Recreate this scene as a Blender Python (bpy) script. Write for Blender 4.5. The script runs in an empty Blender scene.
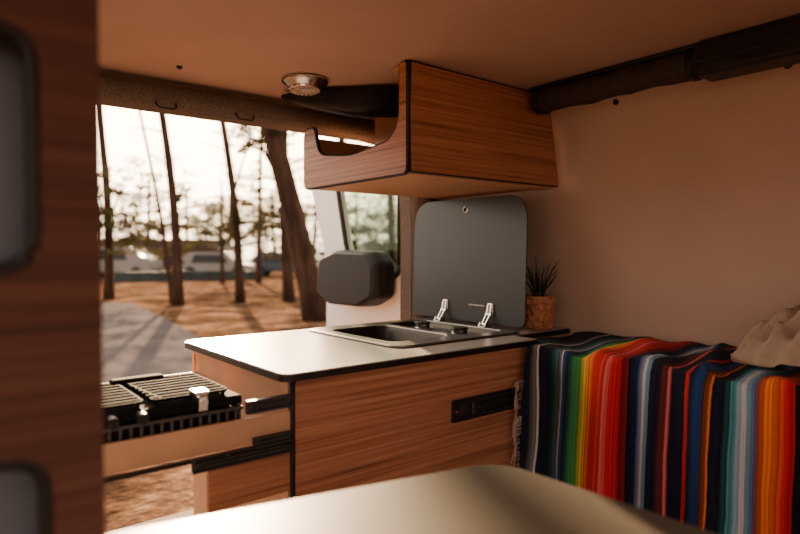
import bpy, bmesh, math, random
from mathutils import Vector, Matrix, noise
random.seed(7)
C=bpy.context.scene.collection
# ------------------------------------------------------------ materials
def nodes(name):
    m=bpy.data.materials.new(name); m.use_nodes=True
    nt=m.node_tree; b=nt.nodes['Principled BSDF']; return m,nt,b
def mat(name,col,rough=.5,metal=0,var=.12,scale=20,bump=0,bscale=None,stretch=(1,1,1),spec=.5,coat=0,detail=4):
    m,nt,b=nodes(name); N=nt.nodes.new; L=nt.links.new
    tc=N('ShaderNodeTexCoord'); mp=N('ShaderNodeMapping'); mp.inputs['Scale'].default_value=stretch
    L(tc.outputs['Object'],mp.inputs[0])
    n=N('ShaderNodeTexNoise'); n.inputs['Scale'].default_value=scale; n.inputs['Detail'].default_value=detail
    L(mp.outputs[0],n.inputs[0])
    r=N('ShaderNodeValToRGB'); r.color_ramp.elements[0].position=.3; r.color_ramp.elements[1].position=.7
    r.color_ramp.elements[0].color=tuple(c*(1-var) for c in col)+(1,)
    r.color_ramp.elements[1].color=tuple(min(1,c*(1+var)) for c in col)+(1,)
    L(n.outputs['Fac'],r.inputs[0]); L(r.outputs[0],b.inputs['Base Color'])
    b.inputs['Roughness'].default_value=rough; b.inputs['Metallic'].default_value=metal
    b.inputs['Specular IOR Level'].default_value=spec; b.inputs['Coat Weight'].default_value=coat
    if bump:
        n2=N('ShaderNodeTexNoise'); n2.inputs['Scale'].default_value=bscale or scale; n2.inputs['Detail'].default_value=5
        L(mp.outputs[0],n2.inputs[0])
        bp=N('ShaderNodeBump'); bp.inputs['Strength'].default_value=bump; bp.inputs['Distance'].default_value=.01
        L(n2.outputs['Fac'],bp.inputs['Height']); L(bp.outputs[0],b.inputs['Normal'])
    return m
def wood(name,dark,mid,light,rough=.42):
    m,nt,b=nodes(name); N=nt.nodes.new; L=nt.links.new
    tc=N('ShaderNodeTexCoord'); mp=N('ShaderNodeMapping'); mp.inputs['Scale'].default_value=(.5,.5,40)
    L(tc.outputs['Object'],mp.inputs[0])
    n=N('ShaderNodeTexNoise'); n.inputs['Scale'].default_value=2.0; n.inputs['Detail'].default_value=4; n.inputs['Roughness'].default_value=.5; n.inputs['Distortion'].default_value=.05
    L(mp.outputs[0],n.inputs[0])
    mp2=N('ShaderNodeMapping'); mp2.inputs['Scale'].default_value=(1.2,1.2,200); L(tc.outputs['Object'],mp2.inputs[0])
    n2=N('ShaderNodeTexNoise'); n2.inputs['Scale'].default_value=2; n2.inputs['Detail'].default_value=3; L(mp2.outputs[0],n2.inputs[0])
    ad=N('ShaderNodeMath'); ad.operation='MULTIPLY_ADD'; ad.inputs[1].default_value=.45; L(n2.outputs['Fac'],ad.inputs[0])
    ml=N('ShaderNodeMath'); ml.operation='MULTIPLY'; ml.inputs[1].default_value=.6; L(n.outputs['Fac'],ml.inputs[0]); L(ml.outputs[0],ad.inputs[2])
    r=N('ShaderNodeValToRGB'); e=r.color_ramp.elements
    e[0].position=.38; e[0].color=dark+(1,); e[1].position=.66; e[1].color=light+(1,)
    x=e.new(.5); x.color=mid+(1,)
    L(ad.outputs[0],r.inputs[0]); L(r.outputs[0],b.inputs['Base Color'])
    b.inputs['Roughness'].default_value=rough; b.inputs['Specular IOR Level'].default_value=.35
    return m
M={}
M['wood']=wood('walnut_laminate',(.17,.06,.031),(.38,.15,.075),(.54,.245,.13))
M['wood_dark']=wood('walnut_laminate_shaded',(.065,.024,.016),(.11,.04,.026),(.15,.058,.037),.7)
M['tan']=mat('birch_laminate',(.55,.31,.175),.5,var=.08,scale=10)
M['wall']=mat('tan_wall_panel',(.52,.36,.27),.6,var=.04,scale=4,bump=.05,bscale=60)
M['ceil']=mat('brown_ceiling_lining',(.48,.315,.25),.8,var=.05,scale=5,bump=.08,bscale=150)
M['felt']=mat('grey_felt_carpet',(.13,.10,.085),.95,var=.4,scale=160,bump=.6,bscale=220)
M['floor']=mat('dark_vinyl_floor',(.14,.10,.08),.5,scale=8)
M['black']=mat('black_plastic',(.012,.011,.012),.45,var=.2,spec=.35)
M['stove']=mat('black_enamel',(.010,.009,.009),.85,var=.2,spec=.06)
M['stove_slats']=mat('dark_steel_slats',(.10,.09,.085),.4,.85,var=.2)
M['rail']=mat('dark_runner_metal',(.07,.065,.06),.45,.8,var=.2)
M['mirror_black']=mat('black_grained_plastic',(.008,.008,.010),.5,var=.2,spec=.25)
M['blacktrim']=mat('black_edge_trim',(.02,.015,.013),.5,var=.2,spec=.3)
M['worktop']=mat('pale_worktop_laminate',(.37,.34,.32),.26,var=.06,scale=90)
M['table']=mat('grey_table_laminate',(.075,.068,.056),.36,var=.15,scale=120,spec=.28)
M['steel']=mat('brushed_steel',(.55,.53,.51),.22,1,var=.06,scale=60,stretch=(1,12,1))
M['rim']=mat('dark_steel_rim',(.24,.225,.21),.28,1,var=.06,scale=60)
M['basin']=mat('satin_steel_basin',(.055,.05,.045),.45,1,var=.06,scale=60)
M['chrome']=mat('chrome',(.8,.78,.76),.12,1,var=.03)
M['glint']=mat('polished_steel_glint',(.97,.94,.9),.18,1,var=.02)  # mirror-like steel for the added plate that reflects the sun
M['lid']=mat('smoked_glass_lid',(.04,.047,.053),.25,var=.08,scale=3,spec=.35)
M['grey']=mat('blue_grey_panel',(.14,.15,.175),.4,var=.08,scale=3)
M['white']=mat('white_van_paint',(.88,.88,.90),.3,var=.02,coat=.4)
M['lens']=mat('frosted_lamp_lens',(.55,.5,.46),.35,var=.05)
M['terra']=mat('woven_terracotta',(.46,.18,.08),.85,var=.35,scale=60,bump=.3)
M['leaf']=mat('dark_succulent_leaf',(.022,.028,.015),.7,var=.3,spec=.2)
M['soil']=mat('potting_soil',(.03,.02,.015),.95,var=.4,scale=80)
M['cloth']=mat('beige_linen_cloth',(.38,.27,.20),.95,var=.1,scale=40,bump=.3,bscale=200)
M['roll']=mat('dark_brown_fabric_roll',(.035,.022,.02),.85,var=.25,scale=50,bump=.2)
M['bark']=mat('pine_bark',(.06,.034,.023),.95,var=.5,scale=7,bump=.8,bscale=9,stretch=(1,1,.25),spec=.1)
M['fringe']=mat('cream_fringe',(.55,.42,.36),.9)
M['carwhite']=mat('far_white_paint',(.32,.30,.28),.35)
M['carblue']=mat('far_blue_paint',(.06,.08,.11),.3)
M['tyre']=mat('tyre_rubber',(.02,.02,.02),.8)
M['bluewall']=mat('blue_grey_low_wall',(.05,.065,.07),.8,var=.3,scale=2)
M['brick']=mat('far_brown_wall',(.22,.12,.08),.9,var=.2,scale=2)
M['roof']=mat('far_dark_roof',(.06,.04,.035),.9,var=.2,scale=3)
M['road']=mat('grey_asphalt_road',(.085,.076,.078),.95,var=.18,scale=1.2,bump=.2,bscale=15,spec=.0)
def glass():
    m,nt,b=nodes('window_glass'); N=nt.nodes.new; L=nt.links.new
    t=N('ShaderNodeBsdfTransparent'); t.inputs[0].default_value=(.62,.70,.62,1)
    g=N('ShaderNodeBsdfGlossy'); g.inputs['Roughness'].default_value=.03
    f=N('ShaderNodeFresnel'); f.inputs[0].default_value=1.15
    mx=N('ShaderNodeMixShader'); L(f.outputs[0],mx.inputs[0]); L(t.outputs[0],mx.inputs[1]); L(g.outputs[0],mx.inputs[2])
    L(mx.outputs[0],nt.nodes['Material Output'].inputs[0]); return m
M['glass']=glass()
def foliage(name,c,t):
    m,nt,b=nodes(name); N=nt.nodes.new; L=nt.links.new
    n=N('ShaderNodeTexNoise'); n.inputs['Scale'].default_value=1.2
    tc=N('ShaderNodeTexCoord'); L(tc.outputs['Object'],n.inputs[0])
    r=N('ShaderNodeValToRGB'); r.color_ramp.elements[0].position=.35; r.color_ramp.elements[1].position=.65
    r.color_ramp.elements[0].color=tuple(v*.6 for v in c)+(1,); r.color_ramp.elements[1].color=tuple(v*1.4 for v in c)+(1,)
    L(n.outputs['Fac'],r.inputs[0])
    d=N('ShaderNodeBsdfDiffuse'); L(r.outputs[0],d.inputs[0])
    tr=N('ShaderNodeBsdfTranslucent'); tr.inputs[0].default_value=t+(1,)
    mx=N('ShaderNodeMixShader'); mx.inputs[0].default_value=.22
    L(d.outputs[0],mx.inputs[1]); L(tr.outputs[0],mx.inputs[2]); L(mx.outputs[0],nt.nodes['Material Output'].inputs[0]); return m
M['needles']=foliage('pine_needles',(.045,.052,.028),(.11,.085,.03))
m,nt,b=nodes('pine_needle_ground'); N=nt.nodes.new; L=nt.links.new
tc=N('ShaderNodeTexCoord'); n=N('ShaderNodeTexNoise'); n.inputs['Scale'].default_value=.9; n.inputs['Detail'].default_value=12; n.inputs['Roughness'].default_value=.8
L(tc.outputs['Object'],n.inputs[0]); r=N('ShaderNodeValToRGB'); e=r.color_ramp.elements
e[0].position=.42; e[0].color=(.030,.018,.012,1); e[1].position=.62; e[1].color=(.25,.152,.095,1); x=e.new(.52); x.color=(.105,.06,.036,1)
L(n.outputs['Fac'],r.inputs[0]); L(r.outputs[0],b.inputs['Base Color']); b.inputs['Roughness'].default_value=1; b.inputs['Specular IOR Level'].default_value=.0
n2=N('ShaderNodeTexNoise'); n2.inputs['Scale'].default_value=9; n2.inputs['Detail'].default_value=8; L(tc.outputs['Object'],n2.inputs[0])
bp=N('ShaderNodeBump'); bp.inputs['Strength'].default_value=.8; bp.inputs['Distance'].default_value=.06; L(n2.outputs['Fac'],bp.inputs['Height']); L(bp.outputs[0],b.inputs['Normal'])
M['ground']=m
# blanket stripes along world y
nv=(.012,.016,.035); bk=(.008,.008,.012); gr=(.03,.2,.08); tq=(.05,.28,.28); ye=(.8,.45,.05); og=(.85,.19,.03); rd=(.65,.02,.02); dr=(.22,.01,.02)
wh=(.7,.66,.62); lb=(.2,.36,.5); pk=(.65,.12,.12); bl=(.015,.06,.22)
ST=[(1.32,nv),(1.285,bk),(1.262,wh),(1.257,nv),(1.225,bk),(1.19,tq),(1.184,nv),(1.165,wh),(1.16,bl),(1.145,nv),(1.125,gr),(1.10,(.1,.35,.05)),(1.085,ye),(1.065,og),(1.045,rd),(1.0,pk),(.985,rd),(.955,dr),(.935,bk),
    (.905,bl),(.89,wh),(.882,lb),(.865,nv),(.84,bk),(.815,pk),(.808,nv),(.785,bk),(.765,rd),(.755,nv),(.735,bl),
    (.715,bk),(.70,og),(.695,nv),(.67,bk),(.655,tq),(.642,lb),(.628,wh),(.618,lb),(.60,bl),(.592,(.5,.08,.02)),(.575,og),(.553,(.75,.1,.02)),(.535,rd),(.515,bk),(.495,nv),(.47,wh),(.462,nv),(.43,rd),(.40,gr),(.37,nv),(.2,bl),(.1,rd)]
m,nt,b=nodes('serape_stripes'); N=nt.nodes.new; L=nt.links.new
g=N('ShaderNodeNewGeometry'); sp=N('ShaderNodeSeparateXYZ'); L(g.outputs['Position'],sp.inputs[0])
nn=N('ShaderNodeTexNoise'); nn.inputs['Scale'].default_value=5; L(g.outputs['Position'],nn.inputs[0])
n3=N('ShaderNodeTexNoise'); n3.inputs['Scale'].default_value=350; n3.inputs['Detail'].default_value=1; L(g.outputs['Position'],n3.inputs[0])
m0=N('ShaderNodeMath'); m0.operation='MULTIPLY_ADD'; m0.inputs[1].default_value=.004; L(n3.outputs['Fac'],m0.inputs[0]); L(sp.outputs['Y'],m0.inputs[2])
mm=N('ShaderNodeMath'); mm.operation='MULTIPLY_ADD'; mm.inputs[1].default_value=.012; L(nn.outputs['Fac'],mm.inputs[0]); L(m0.outputs[0],mm.inputs[2])
OFS=.008
def ramp(lo,hi,stops):
    mr=N('ShaderNodeMapRange'); mr.inputs['From Min'].default_value=hi; mr.inputs['From Max'].default_value=lo; L(mm.outputs[0],mr.inputs[0])
    outs=[]
    for mode in ('CONSTANT','LINEAR'):
        r=N('ShaderNodeValToRGB'); r.color_ramp.interpolation=mode; e=r.color_ramp.elements
        e[0].position=0; e[0].color=stops[0][1]+(1,); e[1].position=.999; e[1].color=stops[-1][1]+(1,)
        for y,c in stops[1:-1]:
            q=e.new((hi-y)/(hi-lo)); q.color=c+(1,)
        L(mr.outputs[0],r.inputs[0]); outs.append(r)
    x=N('ShaderNodeMix'); x.data_type='RGBA'; x.inputs['Factor'].default_value=.3; L(outs[0].outputs[0],x.inputs[6]); L(outs[1].outputs[0],x.inputs[7])
    return x
split=27
ra=ramp(ST[split][0]+OFS,ST[0][0]+OFS,[(y+OFS,c) for y,c in ST[:split]]); rb=ramp(.11,ST[split][0]+OFS,[(y+OFS,c) for y,c in ST[split:]])
cmpn=N('ShaderNodeMath'); cmpn.operation='LESS_THAN'; cmpn.inputs[1].default_value=ST[split][0]+OFS; L(mm.outputs[0],cmpn.inputs[0])
mx=N('ShaderNodeMix'); mx.data_type='RGBA'; L(cmpn.outputs[0],mx.inputs['Factor']); L(ra.outputs[2],mx.inputs[6]); L(rb.outputs[2],mx.inputs[7])
n1=N('ShaderNodeTexNoise'); n1.noise_dimensions='1D'; n1.inputs['Scale'].default_value=120; n1.inputs['Detail'].default_value=2; L(mm.outputs[0],n1.inputs['W'])
mr1=N('ShaderNodeMapRange'); mr1.inputs['From Min'].default_value=.3; mr1.inputs['From Max'].default_value=.7; mr1.inputs['To Min'].default_value=.6; mr1.inputs['To Max'].default_value=1.35; L(n1.outputs['Fac'],mr1.inputs[0])
mu=N('ShaderNodeVectorMath'); mu.operation='SCALE'; L(mx.outputs[2],mu.inputs[0]); L(mr1.outputs[0],mu.inputs['Scale'])
L(mu.outputs[0],b.inputs['Base Color']); b.inputs['Roughness'].default_value=.95; b.inputs['Sheen Weight'].default_value=.05; b.inputs['Specular IOR Level'].default_value=.1
wv=N('ShaderNodeTexWave'); wv.bands_direction='Y'; wv.inputs['Scale'].default_value=70; wv.inputs['Distortion'].default_value=1; L(g.outputs['Position'],wv.inputs[0])
bp=N('ShaderNodeBump'); bp.inputs['Strength'].default_value=.5; bp.inputs['Distance'].default_value=.004; L(wv.outputs['Fac'],bp.inputs['Height']); L(bp.outputs[0],b.inputs['Normal'])
M['serape']=m
# ------------------------------------------------------------ helpers
def finish(name,me,mt,parent=None,smooth=False,recenter=True,label=None,cat=None):
    if recenter and len(me.vertices):
        lo=Vector((min(v.co[i] for v in me.vertices) for i in range(3))); hi=Vector((max(v.co[i] for v in me.vertices) for i in range(3)))
        c=(lo+hi)/2; c.z=lo.z
        me.transform(Matrix.Translation(-c))
    else: c=Vector((0,0,0))
    if mt: me.materials.clear(); me.materials.append(M[mt])
    if smooth:
        for p in me.polygons: p.use_smooth=True
    o=bpy.data.objects.new(name,me); C.objects.link(o)
    if parent: 
        o.parent=parent; o.location=c-abspos(parent)
    else: o.location=c
    if label: o['label']=label
    if cat: o['category']=cat
    return o
def abspos(o):
    p=Vector(o.location)
    while o.parent: o=o.parent; p+=o.location
    return p
def empty(name,loc,label=None,cat=None,parent=None):
    o=bpy.data.objects.new(name,None); C.objects.link(o); o.location=loc; o.empty_display_size=.05
    if parent: o.parent=parent; o.location=Vector(loc)-abspos(parent)
    if label:o['label']=label
    if cat:o['category']=cat
    return o
def bm_new(): return bmesh.new()
def bm_box(bm,x0,x1,y0,y1,z0,z1,bev=0,seg=2,rot=None):
    t=bmesh.new(); bmesh.ops.create_cube(t,size=1)
    for v in t.verts: v.co=Vector(((x0+x1)/2+v.co.x*(x1-x0),(y0+y1)/2+v.co.y*(y1-y0),(z0+z1)/2+v.co.z*(z1-z0)))
    if bev: bmesh.ops.bevel(t,geom=t.edges[:],offset=bev,segments=seg,affect='EDGES',profile=.5)
    if rot: bmesh.ops.transform(t,matrix=rot,verts=t.verts)
    me=bpy.data.meshes.new('t'); t.to_mesh(me); t.free(); bm.from_mesh(me); bpy.data.meshes.remove(me)
def bm_cyl(bm,c,r1,r2,h,axis=(0,0,1),seg=32,cap=True):
    t=bmesh.new(); bmesh.ops.create_cone(t,cap_ends=cap,segments=seg,radius1=r1,radius2=r2,depth=h)
    q=Vector((0,0,1)).rotation_difference(Vector(axis)).to_matrix().to_4x4()
    bmesh.ops.transform(t,matrix=Matrix.Translation(c)@q,verts=t.verts)
    me=bpy.data.meshes.new('t'); t.to_mesh(me); t.free(); bm.from_mesh(me); bpy.data.meshes.remove(me)
def bm_tube(bm,pts,rad,seg=10):
    rings=[]
    for i,p in enumerate(pts):
        p=Vector(p); a=Vector(pts[max(i-1,0)]); b_=Vector(pts[min(i+1,len(pts)-1)]); t=(b_-a).normalized()
        up=Vector((0,0,1)) if abs(t.z)<.9 else Vector((1,0,0)); s=t.cross(up).normalized(); u=s.cross(t)
        r=rad[i] if isinstance(rad,(list,tuple)) else rad
        rings.append([bm.verts.new(p+(s*math.cos(k*2*math.pi/seg)+u*math.sin(k*2*math.pi/seg))*r) for k in range(seg)])
    for a,b_ in zip(rings,rings[1:]):
        for k in range(seg): bm.faces.new((a[k],a[(k+1)%seg],b_[(k+1)%seg],b_[k]))
    bm.faces.new(rings[0][::-1]); bm.faces.new(rings[-1])
def bm_lathe(bm,c,prof,seg=32,fn=None):
    rings=[]
    for i,(r,z) in enumerate(prof): rings.append([bm.verts.new(Vector(c)+Vector(((r+(fn(i,k) if fn else 0))*math.cos(k*2*math.pi/seg),(r+(fn(i,k) if fn else 0))*math.sin(k*2*math.pi/seg),z))) for k in range(seg)])
    for a,b_ in zip(rings,rings[1:]):
        for k in range(seg): bm.faces.new((a[k],a[(k+1)%seg],b_[(k+1)%seg],b_[k]))
    bm.faces.new(rings[0][::-1]); bm.faces.new(rings[-1])
def bm_prism(bm,poly,y0,y1):
    A=[bm.verts.new((p[0],y0,p[1])) for p in poly]; B=[bm.verts.new((p[0],y1,p[1])) for p in poly]
    bm.faces.new(A); bm.faces.new(B[::-1]); n=len(poly)
    for k in range(n): bm.faces.new((A[k],A[(k+1)%n],B[(k+1)%n],B[k]))
def mesh(bm,name='m'):
    bmesh.ops.recalc_face_normals(bm,faces=bm.faces); me=bpy.data.meshes.new(name); bm.to_mesh(me); bm.free(); return me
def box(name,x0,x1,y0,y1,z0,z1,mt,parent=None,bev=.002,**k):
    bm=bm_new(); bm_box(bm,x0,x1,y0,y1,z0,z1,bev); return finish(name,mesh(bm,name),mt,parent,**k)
def rnd(pts,r,n=6):
    out=[]; L_=len(pts)
    for i in range(L_):
        p=Vector(pts[i]); a=Vector(pts[i-1]); b_=Vector(pts[(i+1)%L_]); rr=r[i] if isinstance(r,(list,tuple)) else r
        if rr<=0: out.append(p); continue
        da=(a-p); db=(b_-p); t=min(rr,da.length*.49,db.length*.49)
        s=p+da.normalized()*t; e_=p+db.normalized()*t
        for k in range(n+1):
            f=k/n; out.append((1-f)**2*s+2*f*(1-f)*p+f*f*e_)
    return out
def plate(name,outline,holes,thick,origin,u,v,mt,parent=None,bev=0,**k):
    cu=bpy.data.curves.new('c','CURVE'); cu.dimensions='2D'; cu.fill_mode='BOTH'; cu.extrude=thick/2
    if bev: cu.bevel_depth=bev; cu.bevel_resolution=2; cu.offset=-bev; cu.extrude=thick/2-bev
    for loop in [outline]+list(holes):
        s=cu.splines.new('POLY'); s.points.add(len(loop)-1); s.use_cyclic_u=True
        for i,p in enumerate(loop): s.points[i].co=(p[0],p[1],0,1)
    o=bpy.data.objects.new('tmp',cu); C.objects.link(o); dg=bpy.context.evaluated_depsgraph_get(); dg.update()
    me=bpy.data.meshes.new_from_object(o.evaluated_get(dg)); bpy.data.objects.remove(o); bpy.data.curves.remove(cu)
    u=Vector(u);v=Vector(v);w=u.cross(v)
    mt4=Matrix(((u.x,v.x,w.x,origin[0]),(u.y,v.y,w.y,origin[1]),(u.z,v.z,w.z,origin[2]),(0,0,0,1)))
    me.transform(mt4); me.name=name
    return finish(name,me,mt,parent,**k)
def struct(o): o['kind']='structure'; return o
def rect(x0,x1,y0,y1): return [(x0,y0),(x1,y0),(x1,y1),(x0,y1)]
FL=-1.0; CE=.585
# ------------------------------------------------------------ shell
prof=[(2.04,FL),(2.04,-.3),(2.01,-.05),(1.955,.24),(1.89,.46),(1.84,.56),(1.80,.60)]
bm=bm_new(); ys=[-1.5,-.5,.5,1.5,2.25]; inn=[];out=[]
for y in ys:
    inn.append([bm.verts.new((x,y,z)) for x,z in prof]); out.append([bm.verts.new((x+.06,y,z)) for x,z in prof])
n_=len(prof)
for j in range(len(ys)-1):
    for i in range(n_-1):
        bm.faces.new((inn[j][i],inn[j][i+1],inn[j+1][i+1],inn[j+1][i])); bm.faces.new((out[j][i],out[j+1][i],out[j+1][i+1],out[j][i+1]))
    bm.faces.new((inn[j][0],inn[j+1][0],out[j+1][0],out[j][0])); bm.faces.new((inn[j][-1],out[j][-1],out[j+1][-1],inn[j+1][-1]))
for j in (0,-1):
    for i in range(n_-1): bm.faces.new((inn[j][i],out[j][i],out[j][i+1],inn[j][i+1]))
struct(finish('wall_right',mesh(bm),'wall',smooth=True))
struct(box('ceiling',-.45,1.86,-1.5,2.25,CE,CE+.05,'ceil',bev=0))
struct(box('floor',-.45,2.06,-1.5,2.2,FL-.05,FL,'floor',bev=0))
plate('wall_back',rnd([(-.45,FL),(2.06,FL),(2.06,CE),(-.45,CE)],0),
      [rnd([(0,FL+.03),(1.79,FL+.03),(1.80,.15),(1.77,.50),(0,.50)],[.03,.05,.2,.12,.12],10)],.08,(0,2.20,0),(1,0,0),(0,0,1),'felt')['kind']='structure'
struct(box('wall_left',-.5,-.45,1.25,2.2,FL,CE+.04,'wall',bev=0))
bm=bm_new(); bm_tube(bm,[(-.1,2.12,.522),(.4,2.105,.527),(.9,2.10,.53),(1.3,2.105,.527),(1.6,2.11,.50),(1.77,2.12,.42)],[.035,.04,.04,.04,.04,.045],14)
struct(finish('trim_1',mesh(bm),'felt',smooth=True))
bm=bm_new(); bm_tube(bm,[(1.86,2.16,-.98),(1.86,2.16,-.3),(1.86,2.16,.1),(1.84,2.15,.35),(1.77,2.14,.45)],[.06,.06,.06,.055,.045],14)
struct(finish('trim_2',mesh(bm),'felt',smooth=True))
for i,(p,ax) in enumerate([((1.8625,1.148,.513),(-1,0,.3)),((1.8625,.628,.513),(-1,0,.3)),((.649,1.922,CE-.002),(0,0,-1))]):
    bm=bm_new(); bm_cyl(bm,p,.011,.008,.010,ax,16); bm_cyl(bm,p,.0055,.003,.016,ax,12)
    o=finish('stud_cap',mesh(bm),'blacktrim',label='small dark round stud cap on lining panel',cat='fastener'); o['group']='stud caps on the lining'
# ------------------------------------------------------------ kitchen cabinet
K=empty('kitchen_cabinet',(1.2,1.7,FL),'low walnut kitchen cabinet with black trim beside bench','cabinet')
XL,XR,YF,YB=.72,1.655,1.335,2.03
bm=bm_new()
bm_box(bm,XL,XR,YF+.018,YF+.034,FL,-.325)
bm_box(bm,XL,XR,YB-.016,YB,FL,-.325)
bm_box(bm,XR-.016,XR,YF+.034,YB-.016,FL,-.325)
bm_box(bm,XL+.01,XR-.016,YF+.034,YB-.016,FL,FL+.03)
bm_box(bm,XL,XL+.016,YF+.034,YB-.016,-.345,-.325)
bm_box(bm,XL,XL+.016,YF+.034,YB-.016,FL,-.60)
bm_box(bm,XL+.006,XL+.02,YF+.034,YB-.016,-.60,-.345)
finish('body',mesh(bm),'tan',K)
plate('front_panel',rnd(rect(XL+.014,XR,-.74,-.325),[.012,0,0,.012]),[],.016,(0,YF+.009,0),(1,0,0),(0,0,1),'wood',K,bev=.0015)
plate('plinth_panel',rect(XL+.014,XR,FL+.01,-.75),[],.016,(0,YF+.009,0),(1,0,0),(0,0,1),'wood',K)
bm=bm_new(); bm_tube(bm,[(XL+.006,YF+.006,FL+.02),(XL+.006,YF+.006,-.40),(XL+.007,YF+.006,-.327)],.0062,8)
finish('edge_trim',mesh(bm),'blacktrim',K,smooth=True)
latch=empty('rail_latch',(1.42,YF-.005,-.525),parent=K)
plate('latch_plate',rnd(rect(1.272,1.58,-.527,-.458),.006),[rnd(rect(1.30,1.335,-.508,-.477),.005),rnd(rect(1.40,1.54,-.497,-.488),.003)],.008,(0,YF-.005,0),(1,0,0),(0,0,1),'black',latch,bev=.001)
bm=bm_new(); bm_box(bm,1.30,1.335,YF-.004,YF,-.508,-.477); bm_box(bm,1.40,1.54,YF-.004,YF,-.497,-.488); bm_box(bm,1.35,1.37,YF-.016,YF-.008,-.512,-.472,.003); bm_box(bm,1.385,1.565,YF-.013,YF-.008,-.472,-.466,.001); bm_box(bm,1.385,1.565,YF-.013,YF-.008,-.518,-.512,.001)
finish('slider',mesh(bm),'rail',latch)
bm=bm_new()
for x in (1.285,1.385,1.555): bm_cyl(bm,(x,YF-.011,-.4925),.006,.005,.005,(0,-1,0),14)
finish('screws',mesh(bm),'steel',latch)['kind']='stuff'
D=empty('drawer',(.45,1.65,-.46),parent=K)
bm=bm_new(); bm_box(bm,.15,XL,YF+.004,YF+.016,-.462,-.398,.001); bm_box(bm,.15,XL,YB-.06,YB-.048,-.462,-.398,.001); bm_box(bm,.15,XL+.004,YF+.016,YB-.06,-.462,-.452)
finish('drawer_box',mesh(bm),'tan',D)
box('drawer_front',.13,.149,YF+.002,YB-.03,-.58,-.33,'wood',D)
def slide(x0,x1,z0,z1,par,y=YF):
    bm=bm_new(); h=(z1-z0)
    bm_box(bm,x0,x1,y-.003,y+.003,z0,z1,.001); bm_box(bm,x0,x1,y-.012,y-.003,z1-h*.18,z1,.001); bm_box(bm,x0,x1,y-.012,y-.003,z0,z0+h*.18,.001)
    if h>.02: bm_box(bm,x0+.02,x1-.01,y-.009,y-.003,z0+h*.38,z0+h*.62,.001)
    x=x0+.03
    while x<x1-.02: bm_cyl(bm,(x,y-.009,(z0+z1)/2),.005,.005,.006,(0,1,0),10); x+=.08
    return finish('drawer_slide',mesh(bm),'rail',par)
slide(.60,XL-.004,-.385,-.353,D)
slide(.20,XL-.004,-.472,-.464,D); slide(.47,XL-.004,-.497,-.475,K)
slide(.615,XL-.004,-.468,-.444,K,YF-.004)
box('lower_side_panel',.51,XL-.002,YF+.003,YF+.017,-.60,-.503,'wood',K,bev=.001)
# ---- camping stove
S=empty('camping_stove',(.42,1.52,-.451),'black two-burner camping stove with slatted front in pulled-out drawer','stove')
SY=1.66
bm=bm_new(); bm_box(bm,.19,.60,YF+.035,SY,-.451,-.378,.006)
bm_box(bm,.185,.605,YF+.030,SY+.005,-.368,-.345,.005)
finish('stove_body',mesh(bm),'stove',S)
bm=bm_new()
for i in range(19):
    x=.195+i*.0215; bm_box(bm,x,x+.007,YF+.022,YF+.034,-.43,-.371,.001)
bm_box(bm,.19,.602,YF+.018,YF+.034,-.378,-.369,.002); bm_box(bm,.19,.602,YF+.018,YF+.034,-.412,-.407,.001)
for i in range(12):
    y=YF+.045+i*.0225; bm_box(bm,.600,.608,y,y+.008,-.43,-.371,.001)
finish('slatted_guard',mesh(bm),'stove_slats',S)
for cx,cy in ((.30,1.50),(.49,1.50)):
    bm=bm_new(); bm_lathe(bm,(cx,cy,-.346),[(.05,0),(.05,.008),(.035,.010),(.035,.013),(.01,.014)],24); finish('burner',mesh(bm),'stove',S)
for cx,cy in ((.295,1.51),(.49,1.51)):
    bm=bm_new()
    hx,hy=.088,.125; zt=-.333
    bm_tube(bm,[Vector((p[0],p[1],zt)) for p in rnd(rect(cx-hx,cx+hx,cy-hy,cy+hy),.02,4)]+[Vector((cx-hx+.02,cy-hy,zt))],.004,6)
    for k in range(8):
        yy=cy-hy+.018+k*.030; bm_box(bm,cx-hx,cx+hx,yy,yy+.009,zt-.006,zt+.004,.001)
    bm_box(bm,cx-.004,cx+.004,cy-hy,cy+hy,zt-.008,zt,.001)
    for sx in (-1,1):
        for sy in (-1,1): bm_box(bm,cx+sx*(hx-.01)-.004,cx+sx*(hx-.01)+.004,cy+sy*(hy-.01)-.004,cy+sy*(hy-.01)+.004,-.346,zt,.001)
    finish('pan_support',mesh(bm),'stove',S)
for x in (.25,.31,.37):
    bm=bm_new(); bm_cyl(bm,(x,YF+.016,-.358),.014,.012,.022,(0,-1,0),18); bm_box(bm,x-.002,x+.002,YF+.0,YF+.008,-.370,-.346,.001); finish('knob',mesh(bm),'black',S)
bm=bm_new(); bm_box(bm,.20,.34,1.60,1.65,-.346,-.315,.01,3); bm_box(bm,.37,.50,1.61,1.65,-.346,-.322,.008,3); finish('gas_cartridge_cover',mesh(bm),'stove',S,smooth=False)
bm=bm_new(); bm_box(bm,.487,.520,YF+.020,YF+.060,-.329,-.320,.0015,2); bm_box(bm,.492,.515,YF+.012,YF+.024,-.366,-.329,.003,2); bm_cyl(bm,(.5035,YF+.014,-.345),.010,.009,.012,(0,-1,0),20)  # added plate, flat top set level to throw the sun's highlight at the camera
finish('glint_plate',mesh(bm),'glint',S,smooth=False,label='polished steel plate added as sun catch')
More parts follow.
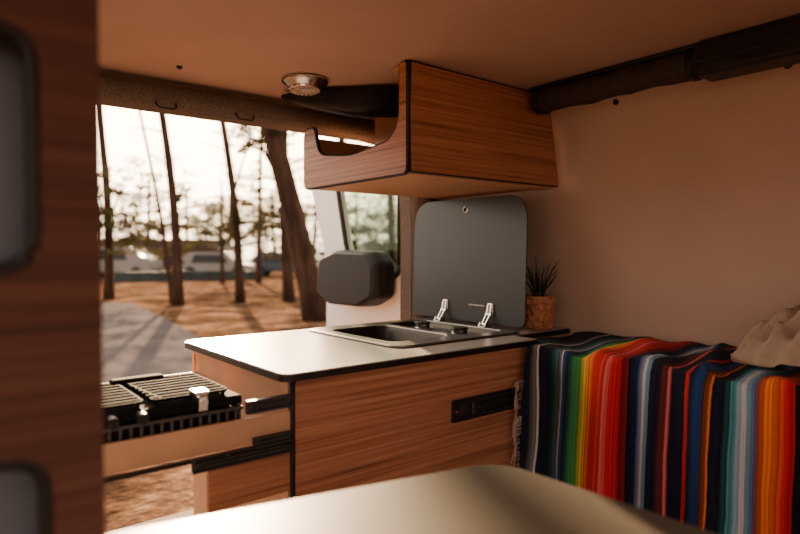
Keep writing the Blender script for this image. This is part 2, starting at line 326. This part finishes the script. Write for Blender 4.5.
# ---- worktop
wt=[(.69,1.315),(1.66,1.315),(1.66,1.425),(2.0,1.425),(2.0,2.05),(.69,2.05)]
hole=rnd(rect(1.165,1.725,1.46,2.0),.05,8)
plate('worktop',rnd(wt,[.035,.0,.0,.0,0,.06],8),[hole],.020,(0,0,-.310),(1,0,0),(0,1,0),'worktop',None,label='pale grey laminate worktop with dark edge on kitchen cabinet',cat='worktop')
W=bpy.data.objects['worktop']
wto=[(.687,1.312),(1.661,1.312),(1.661,1.422),(2.0,1.422),(2.0,2.053),(.687,2.053)]
wti=[(.6905,1.3155),(1.6595,1.3155),(1.6595,1.4255),(1.9995,1.4255),(1.9995,2.0495),(.6905,2.0495)]
plate('edge_band',rnd(wto,[.037,0,0,0,0,.062],8),[rnd(wti,[.035,0,0,0,0,.06],8)],.0165,(0,0,-.3115),(1,0,0),(0,1,0),'blacktrim',W,label='dark brown edge band')
# ---- sink and hob
SK=empty('sink_hob_unit',(1.445,1.73,-.3),'stainless steel sink and hob set into worktop, smoked glass lid open','sink')
bs=rnd(rect(1.20,1.46,1.53,1.93),.05,8); bs2=rnd(rect(1.495,1.70,1.50,1.96),.04,8)
plate('rim',rnd(rect(1.15,1.74,1.445,2.015),.06,8),[bs,bs2],.007,(0,0,-.2965),(1,0,0),(0,1,0),'rim',SK,bev=.0025)
plate('seal',rnd(rect(1.143,1.747,1.438,2.022),.065,8),[rnd(rect(1.17,1.72,1.465,1.995),.05,8)],.0035,(0,0,-.2983),(1,0,0),(0,1,0),'black',SK)
def pan(lo,cx,cy,lv,nm):
    bm=bm_new(); rr=[]
    for s_,z in lv: rr.append([bm.verts.new((cx+(p[0]-cx)*s_,cy+(p[1]-cy)*s_,z)) for p in lo])
    for a,b_ in zip(rr,rr[1:]):
        for k in range(len(lo)): bm.faces.new((a[k],a[(k+1)%len(lo)],b_[(k+1)%len(lo)],b_[k]))
    bm.faces.new(rr[-1]); finish(nm,mesh(bm),'basin',SK,smooth=True)
pan(bs,1.33,1.73,((1.0,-.297),(.96,-.31),(.9,-.40),(.8,-.41),(.2,-.414)),'basin')
pan(bs2,1.5975,1.73,((1.0,-.297),(.97,-.303),(.94,-.314),(.3,-.315)),'hob_tray')
for cx,cy in ((1.585,1.62),(1.6,1.85)):
    br=empty('burner',(cx,cy,-.314),parent=SK)
    bm=bm_new(); bm_lathe(bm,(cx,cy,-.3145),[(.042,0),(.042,.006),(.03,.01),(.03,.022),(.028,.024)],28); finish('burner_base',mesh(bm),'steel',br)
    bm=bm_new(); bm_lathe(bm,(cx,cy,-.2905),[(.033,0),(.033,.005),(.028,.008)],28); finish('burner_cap',mesh(bm),'black',br)
lean=.03
LD=empty('lid',(1.765,1.77,-.285),parent=SK)
vv=Vector((lean,0,1)).normalized()
plate('lid_glass',rnd(rect(1.455,2.105,.0,.508),[.03,.03,.11,.11],10),[[(1.78+.009*math.cos(t*.3927),.462+.009*math.sin(t*.3927)) for t in range(16)]],.006,(1.765,0,-.285),(0,1,0),vv,'lid',LD,bev=.001)
def lp(y,h,off=-.006): return Vector((1.765,y,-.285))+vv*h+Vector((off,0,0))
bm=bm_new(); bm_tube(bm,[lp(1.78+.012*math.cos(t*.2618),.462+.012*math.sin(t*.2618),-.004) for t in range(25)],.002,6); finish('grommet',mesh(bm),'chrome',LD,smooth=True)
box('print_mark',1.7605,1.7625,1.66,1.745,-.218,-.213,'lens',LD,bev=0)
for y in (1.885,1.625):
    H=empty('hinge',(1.75,y,-.292),parent=SK)
    bm=bm_new(); bm_box(bm,1.705,1.755,y-.016,y+.016,-.293,-.289,.001); 
    q_=[(1.708,-.290),(1.745,-.290),(1.745,-.270),(1.716,-.276)]
    bm_prism(bm,q_,y-.016,y-.013); bm_prism(bm,q_,y+.013,y+.016)
    finish('hinge_base',mesh(bm),'chrome',H)
    bm=bm_new()
    pr_=[(1.716,-.286),(1.728,-.288),(1.756,-.250),(1.7595,-.212),(1.7545,-.207),(1.746,-.245)]
    bm_prism(bm,pr_,y-.011,y-.007); bm_prism(bm,pr_,y+.007,y+.011)
    bm_box(bm,1.757,1.763,y-.015,y+.015,-.250,-.203,.003); bm_cyl(bm,(1.750,y,-.248),.0045,.0045,.03,(0,1,0),12); bm_cyl(bm,(1.722,y,-.283),.004,.004,.032,(0,1,0),12)
    finish('hinge_arm',mesh(bm),'chrome',H)
# ---- upper cabinet
U=empty('wall_cabinet',(1.5,1.75,.243),'walnut overhead cabinet with black edging and scooped open end','cabinet')
UX=1.16; UY0=1.42; UY1=2.04; UZ0=.243; UZ1=.578
endo=[(UY0,UZ0),(UY1,UZ0),(UY1,.465),(1.965,.465),(1.935,.355),(1.72,.328),(1.50,.350),(1.452,.40),(1.452,UZ1),(UY0,UZ1)]
er=[.02,.03,.03,.02,.06,.05,.05,.04,.0,.01]
eo=rnd(endo,er,6)
plate('end_panel',eo,[],.016,(UX+.008,0,0),(0,1,0),(0,0,1),'wood',U)
bm=bm_new(); bm_tube(bm,[Vector((UX+.008,p[0],p[1])) for p in eo]+[Vector((UX+.008,eo[0][0],eo[0][1]))],.0078,8); finish('edge_trim',mesh(bm),'blacktrim',U,smooth=True)
fr=rnd([(UX+.016,UZ0+.005),(1.905,UZ0+.008),(1.84,UZ1-.0),(UX+.016,UZ1)],[.0,.012,.012,.0])
plate('door',fr,[],.016,(0,UY0+.0,0),(1,0,0),(0,0,1),'wood',U,bev=.001)
bm=bm_new(); bm_tube(bm,[Vector((p[0],UY0-.003,p[1])) for p in fr]+[Vector((fr[0][0],UY0-.003,fr[0][1]))],.0048,8); finish('door_trim',mesh(bm),'blacktrim',U,smooth=True)
bm=bm_new(); bm_box(bm,UX+.016,1.90,UY0+.012,UY1,UZ0,UZ0+.014); bm_box(bm,UX+.016,1.83,UY0+.012,1.50,UZ1-.012,UZ1); bm_box(bm,UX+.34,UX+.354,UY0+.012,UY1,UZ0+.014,UZ1-.01)
bm_box(bm,UX+.016,UX+.34,UY1-.012,UY1,UZ0+.014,.44)
finish('carcass',mesh(bm),'tan',U)
# black housing: boxy tapered body
bm=bm_new(); secs=[((1.035,1.975),.562,.010,.006),((1.07,1.94),.556,.026,.020),((1.13,1.875),.546,.040,.034),((1.22,1.785),.533,.050,.047),((1.34,1.655),.530,.052,.050)]
rings=[]
dirn=Vector((.7,-.72,0)).normalized(); sd=Vector((dirn.y,-dirn.x,0))
for (x,y),z,hw,hh in secs:
    sec=rnd([(-hw,-hh),(hw,-hh),(hw,hh),(-hw,hh)],min(hw,hh)*.6,4)
    rings.append([bm.verts.new(Vector((x,y,z))+sd*p[0]+Vector((0,0,p[1]))) for p in sec])
for a_,b2 in zip(rings,rings[1:]):
    for k in range(len(a_)): bm.faces.new((a_[k],a_[(k+1)%len(a_)],b2[(k+1)%len(a_)],b2[k]))
bm.faces.new(rings[0]); bm.faces.new(rings[-1])
finish('grab_handle_housing',mesh(bm),'black',None,smooth=True,label='glossy black tapered housing under ceiling beside overhead cabinet',cat='handle')
# ---- ceiling lamp
lx,ly=1.03,1.80
LM=empty('ceiling_lamp',(lx,ly,CE-.06),'round brushed metal ceiling spot lamp','lamp')
bm=bm_new(); bm_lathe(bm,(lx,ly,CE),[(.078,-.001),(.080,-.007),(.077,-.014),(.066,-.019),(.06,-.027),(.052,-.031)],40); finish('lamp_body',mesh(bm),'steel',LM,smooth=True)
bm=bm_new(); bm_lathe(bm,(lx,ly,CE),[(.05,-.029),(.045,-.034),(.03,-.038),(.008,-.040)],32); finish('lamp_lens',mesh(bm),'lens',LM,smooth=True)
bm=bm_new(); bm_tube(bm,[(lx+.052*math.cos(t*.2618),ly+.052*math.sin(t*.2618),CE-.031) for t in range(25)],.005,8)
for k in range(-3,4):
    xx=k*.013; hh=math.sqrt(.05**2-xx**2); bm_box(bm,lx+xx-.0018,lx+xx+.0018,ly-hh,ly+hh,CE-.044,CE-.034,.0006)
finish('lamp_grille',mesh(bm),'chrome',LM,smooth=False)
for x in (.62,.90):
    bm=bm_new(); bm_tube(bm,[(x,2.07,.50),(x,2.06,.487),(x+.01,2.06,.480),(x+.055,2.06,.480),(x+.065,2.06,.487),(x+.065,2.07,.50)],.0035,8)
    o=finish('hook_loop',mesh(bm),'black',None,smooth=True,label='small black wire loop on carpeted header',cat='hook'); o['group']='loops on the header'
# ---- rolled blind
R=empty('rolled_blind',(1.74,.4,.50),'dark brown rolled blind strapped along wall below ceiling','blind')
bm=bm_new(); pts=[];rd_=[]
for i in range(60):
    y=1.385-i*.045; pts.append((1.745-.0006*i,y,.538+.002*math.sin(i*.9))); rd_.append(.043+.002*math.sin(i*1.7)+.0015*math.sin(i*4.1))
bm_tube(bm,pts,rd_,18); finish('fabric_roll',mesh(bm),'roll',R,smooth=True)
bm=bm_new(); bm_box(bm,1.685,1.79,-.6,.80,.486,.583,.012,3); bm_box(bm,1.70,1.80,-.6,1.39,.572,.583,.003); bm_box(bm,1.68,1.69,-.6,.80,.52,.535,.003); finish('cover',mesh(bm),'black',R)
for y in (.83,1.36):
    bm=bm_new(); bm_tube(bm,[(1.74,y,.536),(1.74,y-.02,.536)],.047,20); finish('strap',mesh(bm),'black',R,smooth=True)
# ---- foreground tall cabinet
T=empty('tall_cabinet',(-.15,.75,FL),'tall walnut panel cabinet with rounded cut-outs in black trim','cabinet')
h1=rnd(rect(-.25,.098,-.02,.235),.04,8); h2=rnd(rect(-.25,.105,-.75,-.222),.04,8)
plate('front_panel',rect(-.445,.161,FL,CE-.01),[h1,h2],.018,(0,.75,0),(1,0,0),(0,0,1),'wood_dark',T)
for h in (h1,h2):
    bm=bm_new(); bm_tube(bm,[Vector((p[0],.748,p[1])) for p in h]+[Vector((h[0][0],.748,h[0][1]))],.009,8); finish('cutout_trim',mesh(bm),'blacktrim',T,smooth=True)
box('back_panel',-.445,.142,.80,.812,FL,CE-.01,'grey',T)
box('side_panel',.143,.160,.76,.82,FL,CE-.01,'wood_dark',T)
# ---- table
TB=empty('dining_table',(.5,.4,FL),'grey laminate table with rounded corners on metal pedestal','table')
plate('table_top',rnd([(.19,.925),(.862,.772),(.905,-.12),(.19,-.12)],[.03,.07,.07,.05],10),[],.026,(0,0,-.413),(1,0,0),(0,1,0),'table',TB,bev=.004)
bm=bm_new(); bm_cyl(bm,(.52,.35,-.715),.03,.03,.57); bm_cyl(bm,(.52,.35,-.985),.14,.12,.03); finish('pedestal',mesh(bm),'steel',TB)
# ---- bench and blanket
plate('bench',[(1.68,-.7),(2.035,-.7),(2.035,1.405),(1.68,1.405)],[],.63,(0,0,FL+.318),(1,0,0),(0,1,0),'tan',None,label='laminate storage bench along wall under striped blanket',cat='bench')
bm=bm_new(); ny=260; prof2=[(2.025,-.312)]
for i in range(1,14): prof2.append((2.025-i*.030,-.315-.004*math.sin(i/13*math.pi)))
cx0,cz0=1.612,-.343
for i in range(0,7):
    a=math.pi/2+i*(math.pi/2)/6; prof2.append((cx0+.022*math.cos(a),cz0+.026*math.sin(a)))
for i in range(1,24): prof2.append((1.588-.0014*i,-.346-i*.0225))
grid=[]
for j in range(ny+1):
    y0=1.308-j*(1.308+.35)/ny; row=[]
    for i,(x,z) in enumerate(prof2):
        t=max(0,(i-15)/23); top=1 if i<14 else max(0,1-(i-14)/6)
        t2=min(1,t*2.2)
        w=math.sin(y0*19+.6)*.5+math.sin(y0*43+1.7+i*.03)*.45+math.sin(y0*9)*.3
        xx=x-.021*w*t2-.003*w
        zz=z+top*(.005*math.sin(y0*17+i*.35)+.005*math.sin(y0*41+i*.7)+.004*math.sin(y0*8))
        dd=((y0-1.02)/.10)**2+((i-5)/4.5)**2
        zz+=top*(.024*math.exp(-dd)+.016*math.exp(-((y0-.74-.012*i)/.035)**2)+.014*math.exp(-((y0-.86+.01*i)/.025)**2))
        if 12<=i<=18: zz+=.005*math.sin(y0*26)+.004*math.sin(y0*61)
        zz=max(zz,-.328) if i<14 else zz
        g_=min(1,max(0,(y0-1.15)/.158)); f_=1 if i<10 else max(0,1-(i-10)/3)
        yy=y0+.107*g_*f_+.010*math.sin(i*.25+y0*5)*t
        if j==0 and i>17: yy=min(1.312,y0-.004+.006*math.sin(i*.9))
        row.append(bm.verts.new((xx,min(yy,1.306) if i>=13 else yy,zz)))
    grid.append(row)
for j in range(ny):
    for i in range(len(prof2)-1): bm.faces.new((grid[j][i],grid[j+1][i],grid[j+1][i+1],grid[j][i+1]))
BL=finish('serape_blanket',mesh(bm),'serape',None,smooth=True,label='multicoloured striped serape blanket draped over bench',cat='blanket')
sm=BL.modifiers.new('s','SOLIDIFY'); sm.thickness=.006; sm.offset=1
bm=bm_new()
for i in range(60):
    z=-.42-random.random()*.40; ii=(-.346-z)/.0225; y0=1.306; t2=min(1,max(0,(ii+5)/23)*2.2)
    w=math.sin(y0*19+.6)*.5+math.sin(y0*43+1.7+(ii+20)*.03)*.45+math.sin(y0*9)*.3
    x=1.588-.0014*ii-.021*w*t2-.003*w-.004
    l=.018+.022*random.random()
    bm_tube(bm,[(x+.004,1.305,z),(x-l*.55,1.311+random.random()*.006,z-.004),(x-l,1.306,z-.012-random.random()*.03)],.0016,5)
F_=finish('fringe',mesh(bm),'fringe',BL,smooth=True); F_['kind']='stuff'; F_['label']='cream tasselled fringe'
# ---- beige cloth
bm=bm_new(); nu,nv_=110,70; G=[]
for a in range(nu+1):
    row=[]
    for c in range(nv_+1):
        u=a/nu*2-1; v=c/nv_*2-1
        r_=max(abs(u),abs(v)); rr_=math.hypot(u,v)
        k=(r_/rr_ if rr_>1e-6 else 1); k=.35+.65*k
        U_,V_=u*k,v*k
        q=min(1,math.hypot(U_,V_*.9))
        h=.175*(1-q**1.5) if q<1 else 0
        fold=math.sin((U_*1.0+V_*.8)*9+2.5*noise.noise(Vector((U_*1.3,V_*1.3,2))))
        fold2=math.sin((U_*.6-V_*1.3)*13+3*noise.noise(Vector((U_*1.6,V_*1.6,7))))
        h+=(.024*(1-abs(fold))*2+.010*fold2)*(1 if q<.97 else 0)*min(1,(1-q)*4)
        x=1.85+V_*.155*(1+.10*noise.noise(Vector((U_*2,V_*2,1)))); y=.42+U_*.34*(1+.10*noise.noise(Vector((U_*2,V_*2,5))))
        row.append(bm.verts.new((x,y,-.302+max(.004,h))))
    G.append(row)
for a in range(nu):
    for c in range(nv_): bm.faces.new((G[a][c],G[a+1][c],G[a+1][c+1],G[a][c+1]))
o=finish('folded_cloth',mesh(bm),'cloth',None,smooth=True,label='crumpled beige linen cloth lying on striped blanket',cat='cloth')
# ---- plant
px_,py_=1.893,1.492
P=empty('potted_plant',(px_,py_,-.30),'dark wispy plant in woven terracotta pot on worktop','plant')
bm=bm_new(); pr=[(.046,0),(.052,.004)]
for i in range(16):
    z=.008+i*.0073; rb_=.055+.008*(i/15); pr.append((rb_,z))
pr+=[(.067,.124),(.067,.130),(.058,.130),(.055,.114),(.01,.112)]
bm_lathe(bm,(px_,py_,-.30),pr,72,fn=lambda i,k:(.0032*(1 if (k//4+(i//3))%2 else -1) if 2<=i<18 else 0)); finish('pot',mesh(bm),'terra',P,smooth=False)
bm=bm_new(); bm_lathe(bm,(px_,py_,-.189),[(.052,0),(.052,.004),(.01,.008)],24); finish('soil',mesh(bm),'soil',P)
for k in range(24):
    a=k*2.4; l=.06+.14*random.random(); tilt=.1+.5*random.random(); wf=random.uniform(.0016,.0036)
    bm=bm_new(); pts=[];rw=[]
    for i in range(8):
        t=i/7; rr_=tilt*l*t*(1+t*.5)*.6; pts.append((px_+math.cos(a)*(.012+rr_)+.007*math.sin(t*7+k),py_+math.sin(a)*(.012+rr_)+.005*math.cos(t*6+k),-.186+l*t*(1-.25*tilt*t))); rw.append(wf*math.sin(math.pi*(.25+.72*t))+.0005)
    bm_tube(bm,pts,rw,6); finish('leaf',mesh(bm),'leaf',P,smooth=True)
# ---- open rear door
RD=empty('van_door',(1.83,2.6,-.95),'open white van door with window and black mirror housing','door')
do=rnd([(2.25,-.95),(3.0,-.95),(2.97,-.05),(3.12,.3),(3.19,.5),(2.25,.5)],[.02,.08,.25,.1,.1,.05],8)
wo=rnd([(2.29,-.115),(2.68,-.125),(2.76,.02),(2.86,.40),(2.29,.40)],.05,8)
plate('door_panel',do,[wo],.05,(1.86,0,0),(0,1,0),(0,0,1),'white',RD,bev=.012)
plate('window_glass',wo,[],.004,(1.86,0,0),(0,1,0),(0,0,1),'glass',RD)
bm=bm_new(); bm_tube(bm,[Vector((1.835,p[0],p[1])) for p in wo]+[Vector((1.835,wo[0][0],wo[0][1]))],.014,8); finish('window_seal',mesh(bm),'black',RD,smooth=True)
bm=bm_new(); rings=[]
base=rnd([(2.30,-.06),(2.37,.005),(2.68,.012),(2.84,-.03),(2.86,-.22),(2.74,-.28),(2.44,-.275),(2.31,-.22)],.028,4)
for x_,s_,dy,dz in ((1.84,.80,.0,.0),(1.825,.95,0,0),(1.81,1.0,0,0),(1.76,1.0,.0,0),(1.725,.985,.01,-.002),(1.708,.95,.015,-.003),(1.70,.88,.02,-.003)):
    rings.append([bm.verts.new((x_,2.57+(p[0]-2.57)*s_+dy,-.135+(p[1]+.135)*s_+dz)) for p in base])
for a_,b2 in zip(rings,rings[1:]):
    for k in range(len(base)): bm.faces.new((a_[k],a_[(k+1)%len(base)],b2[(k+1)%len(base)],b2[k]))
bm.faces.new(rings[0]); bm.faces.new(rings[-1])
finish('mirror_housing',mesh(bm),'mirror_black',RD,smooth=False)
# ============================================================ OUTSIDE
def Wd(d,px,z=-1.5):
    r=(px-400)/600*d; return Vector((.625*d+.78*r,.78*d-.625*r,z))
GZ=-1.5
bm=bm_new(); bmesh.ops.create_grid(bm,x_segments=60,y_segments=60,size=110)
for v in bm.verts:
    dd=v.co.length; v.co.z=0 if dd<8 else .06*noise.noise(v.co*.2)
g_=finish('ground',mesh(bm),'ground',recenter=False); g_.location=(0,0,GZ); g_['kind']='structure'
rp=[Wd(17,-160),Wd(17,130),Wd(13,165),Wd(10,200),Wd(8.2,225),Wd(7.0,215),Wd(5.2,110),Wd(4.5,-160)]
plate('road',rnd([(p.x,p.y) for p in rp],.3),[],.02,(0,0,GZ+.05),(1,0,0),(0,1,0),'road')['kind']='structure'
RV=Vector((.78,-.625,0))
def pine(d,px,top_px,r0,h,blobs,lab,curve=.0,dens=1.0,twigs=0):
    base=Wd(d,px,GZ-.1); t_=Wd(d,top_px,GZ); 
    T_=empty('pine_tree',base,lab,'tree')
    bm=bm_new(); pts=[];rs=[]
    for i in range(12):
        t=i/11; p=base.lerp(Vector((t_.x,t_.y,GZ+h)),t); p+=RV*curve*math.sin(t*5)*(.4); pts.append(p); rs.append(r0*(1.25 if i==0 else 1)*(1-.5*t))
    bm_tube(bm,pts,rs,12)
    for bx,bz,br in blobs:
        c=Wd(d,bx,bz); k=min(10,max(3,int((bz-GZ)/h*11)-1)); s=pts[k]; mid=s.lerp(c,.5)+Vector((0,0,.1))
        bm_tube(bm,[s,mid,c],[r0*.35,r0*.22,r0*.08],6)
    tips=[]
    for k in range(twigs):
        t=random.uniform(.25,.62)*11; i0=int(t); s=pts[i0].lerp(pts[i0+1],t-i0)
        dr_=RV*random.choice((-1,1))*random.uniform(.4,1.1)+Vector((random.uniform(-.4,.4),random.uniform(-.4,.4),random.uniform(-.25,.35)))
        bm_tube(bm,[s,s+dr_*.5+Vector((0,0,.06)),s+dr_],[.03,.02,.006],5)
        if random.random()<.55: tips.append(s+dr_)
    finish('trunk',mesh(bm),'bark',T_,smooth=True)
    bm=bm_new()
    def tuft(q,s):
        a=Vector((random.gauss(0,1),random.gauss(0,1),random.gauss(0,1))).normalized(); b2=a.orthogonal().normalized()
        vs=[bm.verts.new(q+a*s),bm.verts.new(q+b2*s*.3),bm.verts.new(q-a*s),bm.verts.new(q-b2*s*.3)]; bm.faces.new(vs)
    for bx,bz,br in blobs:
        c=Wd(d,bx,bz); n_=int(1050*dens*br)
        cl=[Vector((random.gauss(0,.8),random.gauss(0,.8),random.gauss(0,.40)))*br for _ in range(30)]
        for _ in range(n_):
            q=c+random.choice(cl)+Vector((random.gauss(0,1),random.gauss(0,1),random.gauss(0,.4)))*br*.13
            tuft(q,random.uniform(.035,.085)*(1+d*.02))
    for tp in tips:
        for _ in range(60): tuft(tp+Vector((random.gauss(0,.16),random.gauss(0,.16),random.gauss(0,.09))),random.uniform(.04,.09))
    if blobs: 
        o=finish('foliage',mesh(bm),'needles',T_); o['kind']='stuff'
    else: bm.free()
def zz(d,py): return (252-py)/600*d
L1='slender dark pine tree standing in needle-covered clearing'
pine(17,178,153,.15,9,[(120,zz(17,-20),1.4)],L1,curve=.3,twigs=7)
pine(17.6,172,133,.07,7.5,[(125,zz(17,190),.9),(118,zz(17,215),.8)],'thin leaning pine with low foliage beside road',curve=.2,twigs=3)
pine(18,240,212,.14,9,[(252,zz(18,140),.7),(285,zz(18,-30),1.2)],L1,curve=.3,twigs=8)
pine(13,318,212,.27,9,[(320,zz(13,-40),1.1),(258,zz(13,140),.4)],'thick leaning pine trunk close to van',curve=.2,twigs=4)
pine(18.5,289,283,.17,9,[(262,zz(18,210),1.0),(330,zz(18,-20),1.2),(240,zz(18,222),.9)],'upright stout pine with drooping side branches',curve=-.2,twigs=5)
pine(19,108,98,.16,9,[(125,zz(19,185),1.1),(112,zz(19,222),1.1),(140,zz(19,242),.8)],'dark pine with spreading lower branches near road',curve=.3,twigs=6)
pine(29,222,222,.10,5,[(214,zz(26,215),1.5),(196,zz(26,234),1.3)],'small distant pine with bushy crown')
pine(29,258,262,.14,8,[(262,zz(27,200),1.7),(240,zz(27,228),1.5),(290,zz(27,218),1.4)],L1,twigs=4)
pine(22,338,345,.18,10,[(335,zz(24,190),1.8),(360,zz(24,225),1.5),(350,zz(24,240),1.2)],L1)
pine(25,392,388,.16,10,[(380,zz(26,205),2.0),(405,zz(26,235),1.5),(370,zz(26,245),1.3)],L1)
for i in range(11):
    px=20+i*42+random.uniform(-5,5); d=46 if i%2 else 58; hh=random.uniform(.3,1)
    pine(d,px,px+random.uniform(-5,5),.2,4.5+hh*3,[(px,zz(d,243-hh*20),2.0),(px+10,zz(d,252),1.8),(px-9,zz(d,256-hh*8),1.7)],'distant pine in a hazy tree line',dens=.7)
a=Wd(30,110,GZ); b_=Wd(33,262,GZ); dv=(b_-a); 
bm=bm_new(); bm_box(bm,0,dv.length,-.1,.1,0,.5,.02); me=mesh(bm)
o=finish('low_wall',me,'bluewall',None,recenter=False,label='low blue-grey wall across the clearing',cat='wall'); o.location=a; o.rotation_euler=(0,0,math.atan2(dv.y,dv.x))
p=Wd(39.5,165,GZ); E=empty('low_building',p,'low brown building with dark pitched roof beyond trees','building'); E.rotation_euler=(0,0,-.72)
def chm(nm,bm_,m_): 
    me=mesh(bm_); me.materials.append(M[m_]); o=bpy.data.objects.new(nm,me); C.objects.link(o); o.parent=E
bm=bm_new(); bm_box(bm,-4,4,-1.5,1.5,0,1.6); chm('walls',bm,'brick')
bm=bm_new(); bm_prism(bm,[(-4.3,1.6),(4.3,1.6),(3.6,2.3),(-3.6,2.3)],-1.8,1.8); chm('roof',bm,'roof')
for x in (-2.8,-1.0,1.0,2.8):
    bm=bm_new(); bm_box(bm,x-.45,x+.45,-1.54,-1.48,.65,1.3); chm('window',bm,'lid')
def car(px,d,mt,lab,L_=4.4,H=1.5,van=False,rot=-.68):
    p=Wd(d,px,GZ); E=empty('parked_van' if van else 'parked_car',p,lab,'vehicle'); E.rotation_euler=(0,0,rot)
    if van: o_=[(-L_/2,.35),(L_/2,.35),(L_/2,1.1),(L_/2-.7,1.35),(L_/2-1.2,H),(-L_/2+.1,H),(-L_/2,H-.15)]
    else: o_=[(-L_/2,.3),(L_/2,.3),(L_/2,.75),(L_/2-.9,.9),(L_/2-1.5,H),(-L_/2+.8,H),(-L_/2+.1,.95)]
    def ch(nm,me,m_): 
        me.materials.append(M[m_]); o=bpy.data.objects.new(nm,me); C.objects.link(o); o.parent=E
    def pm(o_,t,y):
        bm=bm_new(); A=[bm.verts.new((x,y-t/2,z)) for x,z in o_]; B=[bm.verts.new((x,y+t/2,z)) for x,z in o_]
        bm.faces.new(A); bm.faces.new(B[::-1])
        for k in range(len(o_)): bm.faces.new((A[k],A[(k+1)%len(o_)],B[(k+1)%len(o_)],B[k]))
        bmesh.ops.bevel(bm,geom=bm.edges[:],offset=min(.06,t*.3),segments=2,affect='EDGES'); return mesh(bm)
    ch('body',pm(rnd(o_,.15,3),1.8,0),mt)
    wz0=H*.58; ch('side_window',pm([(-L_/2+(.9 if not van else .5),wz0),(L_/2-1.35,wz0),(L_/2-1.65,H-.15),(-L_/2+(1.1 if not van else .5),H-.15)],.05,-.9),'lid')
    for sx in (-1,1):
        for sy in (-1,1):
            bm=bm_new(); bm_cyl(bm,(sx*L_*.31,sy*.82,.33),.33,.33,.2,(0,1,0),20); ch('wheel',mesh(bm),'tyre')
car(118,35,'carwhite','white panel van parked beyond the trees',4.6,1.8,True)
car(218,35.5,'carwhite','pale car parked beyond the low wall')
car(285,38,'carblue','dark blue car parked among pines')
car(396,31,'carwhite','pale grey van parked on needle-covered ground',4.6,1.9,True,rot=.6)
# ============================================================ light
sun=bpy.data.lights.new('sun','SUN'); sun.energy=46; sun.color=(1,.66,.38); sun.angle=.012
so=bpy.data.objects.new('sun',sun); C.objects.link(so)
az=math.radians(20.5); el=math.radians(16)
dirv=Vector((math.sin(az)*math.cos(el),math.cos(az)*math.cos(el),math.sin(el)))
so.rotation_euler=dirv.to_track_quat('Z','Y').to_euler(); so.location=dirv*30
w=bpy.data.worlds.new('World'); bpy.context.scene.world=w; w.use_nodes=True; nt=w.node_tree; N=nt.nodes.new; L=nt.links.new
bg=nt.nodes['Background']; tc=N('ShaderNodeTexCoord'); 
dp=N('ShaderNodeVectorMath'); dp.operation='DOT_PRODUCT'; dp.inputs[1].default_value=dirv; L(tc.outputs['Generated'],dp.inputs[0])
r=N('ShaderNodeValToRGB'); e=r.color_ramp.elements; e[0].position=0; e[0].color=(.40,.33,.28,1); e[1].position=1; e[1].color=(6,4.3,2.6,1)
x=e.new(.7); x.color=(1.0,.83,.66,1); x=e.new(.94); x.color=(1.9,1.48,1.05,1)
L(dp.outputs['Value'],r.inputs[0]); L(r.outputs[0],bg.inputs[0]); bg.inputs[1].default_value=3.9
# ============================================================ camera
cam=bpy.data.cameras.new('camera'); co=bpy.data.objects.new('camera',cam); C.objects.link(co)
cam.sensor_width=36; cam.lens=27; co.location=(0,0,0)
yaw=math.radians(38.7); pit=math.radians(1.43)
co.rotation_euler=(math.radians(90)-pit,0,-yaw)
cam.dof.use_dof=True; cam.dof.focus_distance=1.95; cam.dof.aperture_fstop=1.7; cam.clip_start=.02; cam.clip_end=500
bpy.context.scene.camera=co
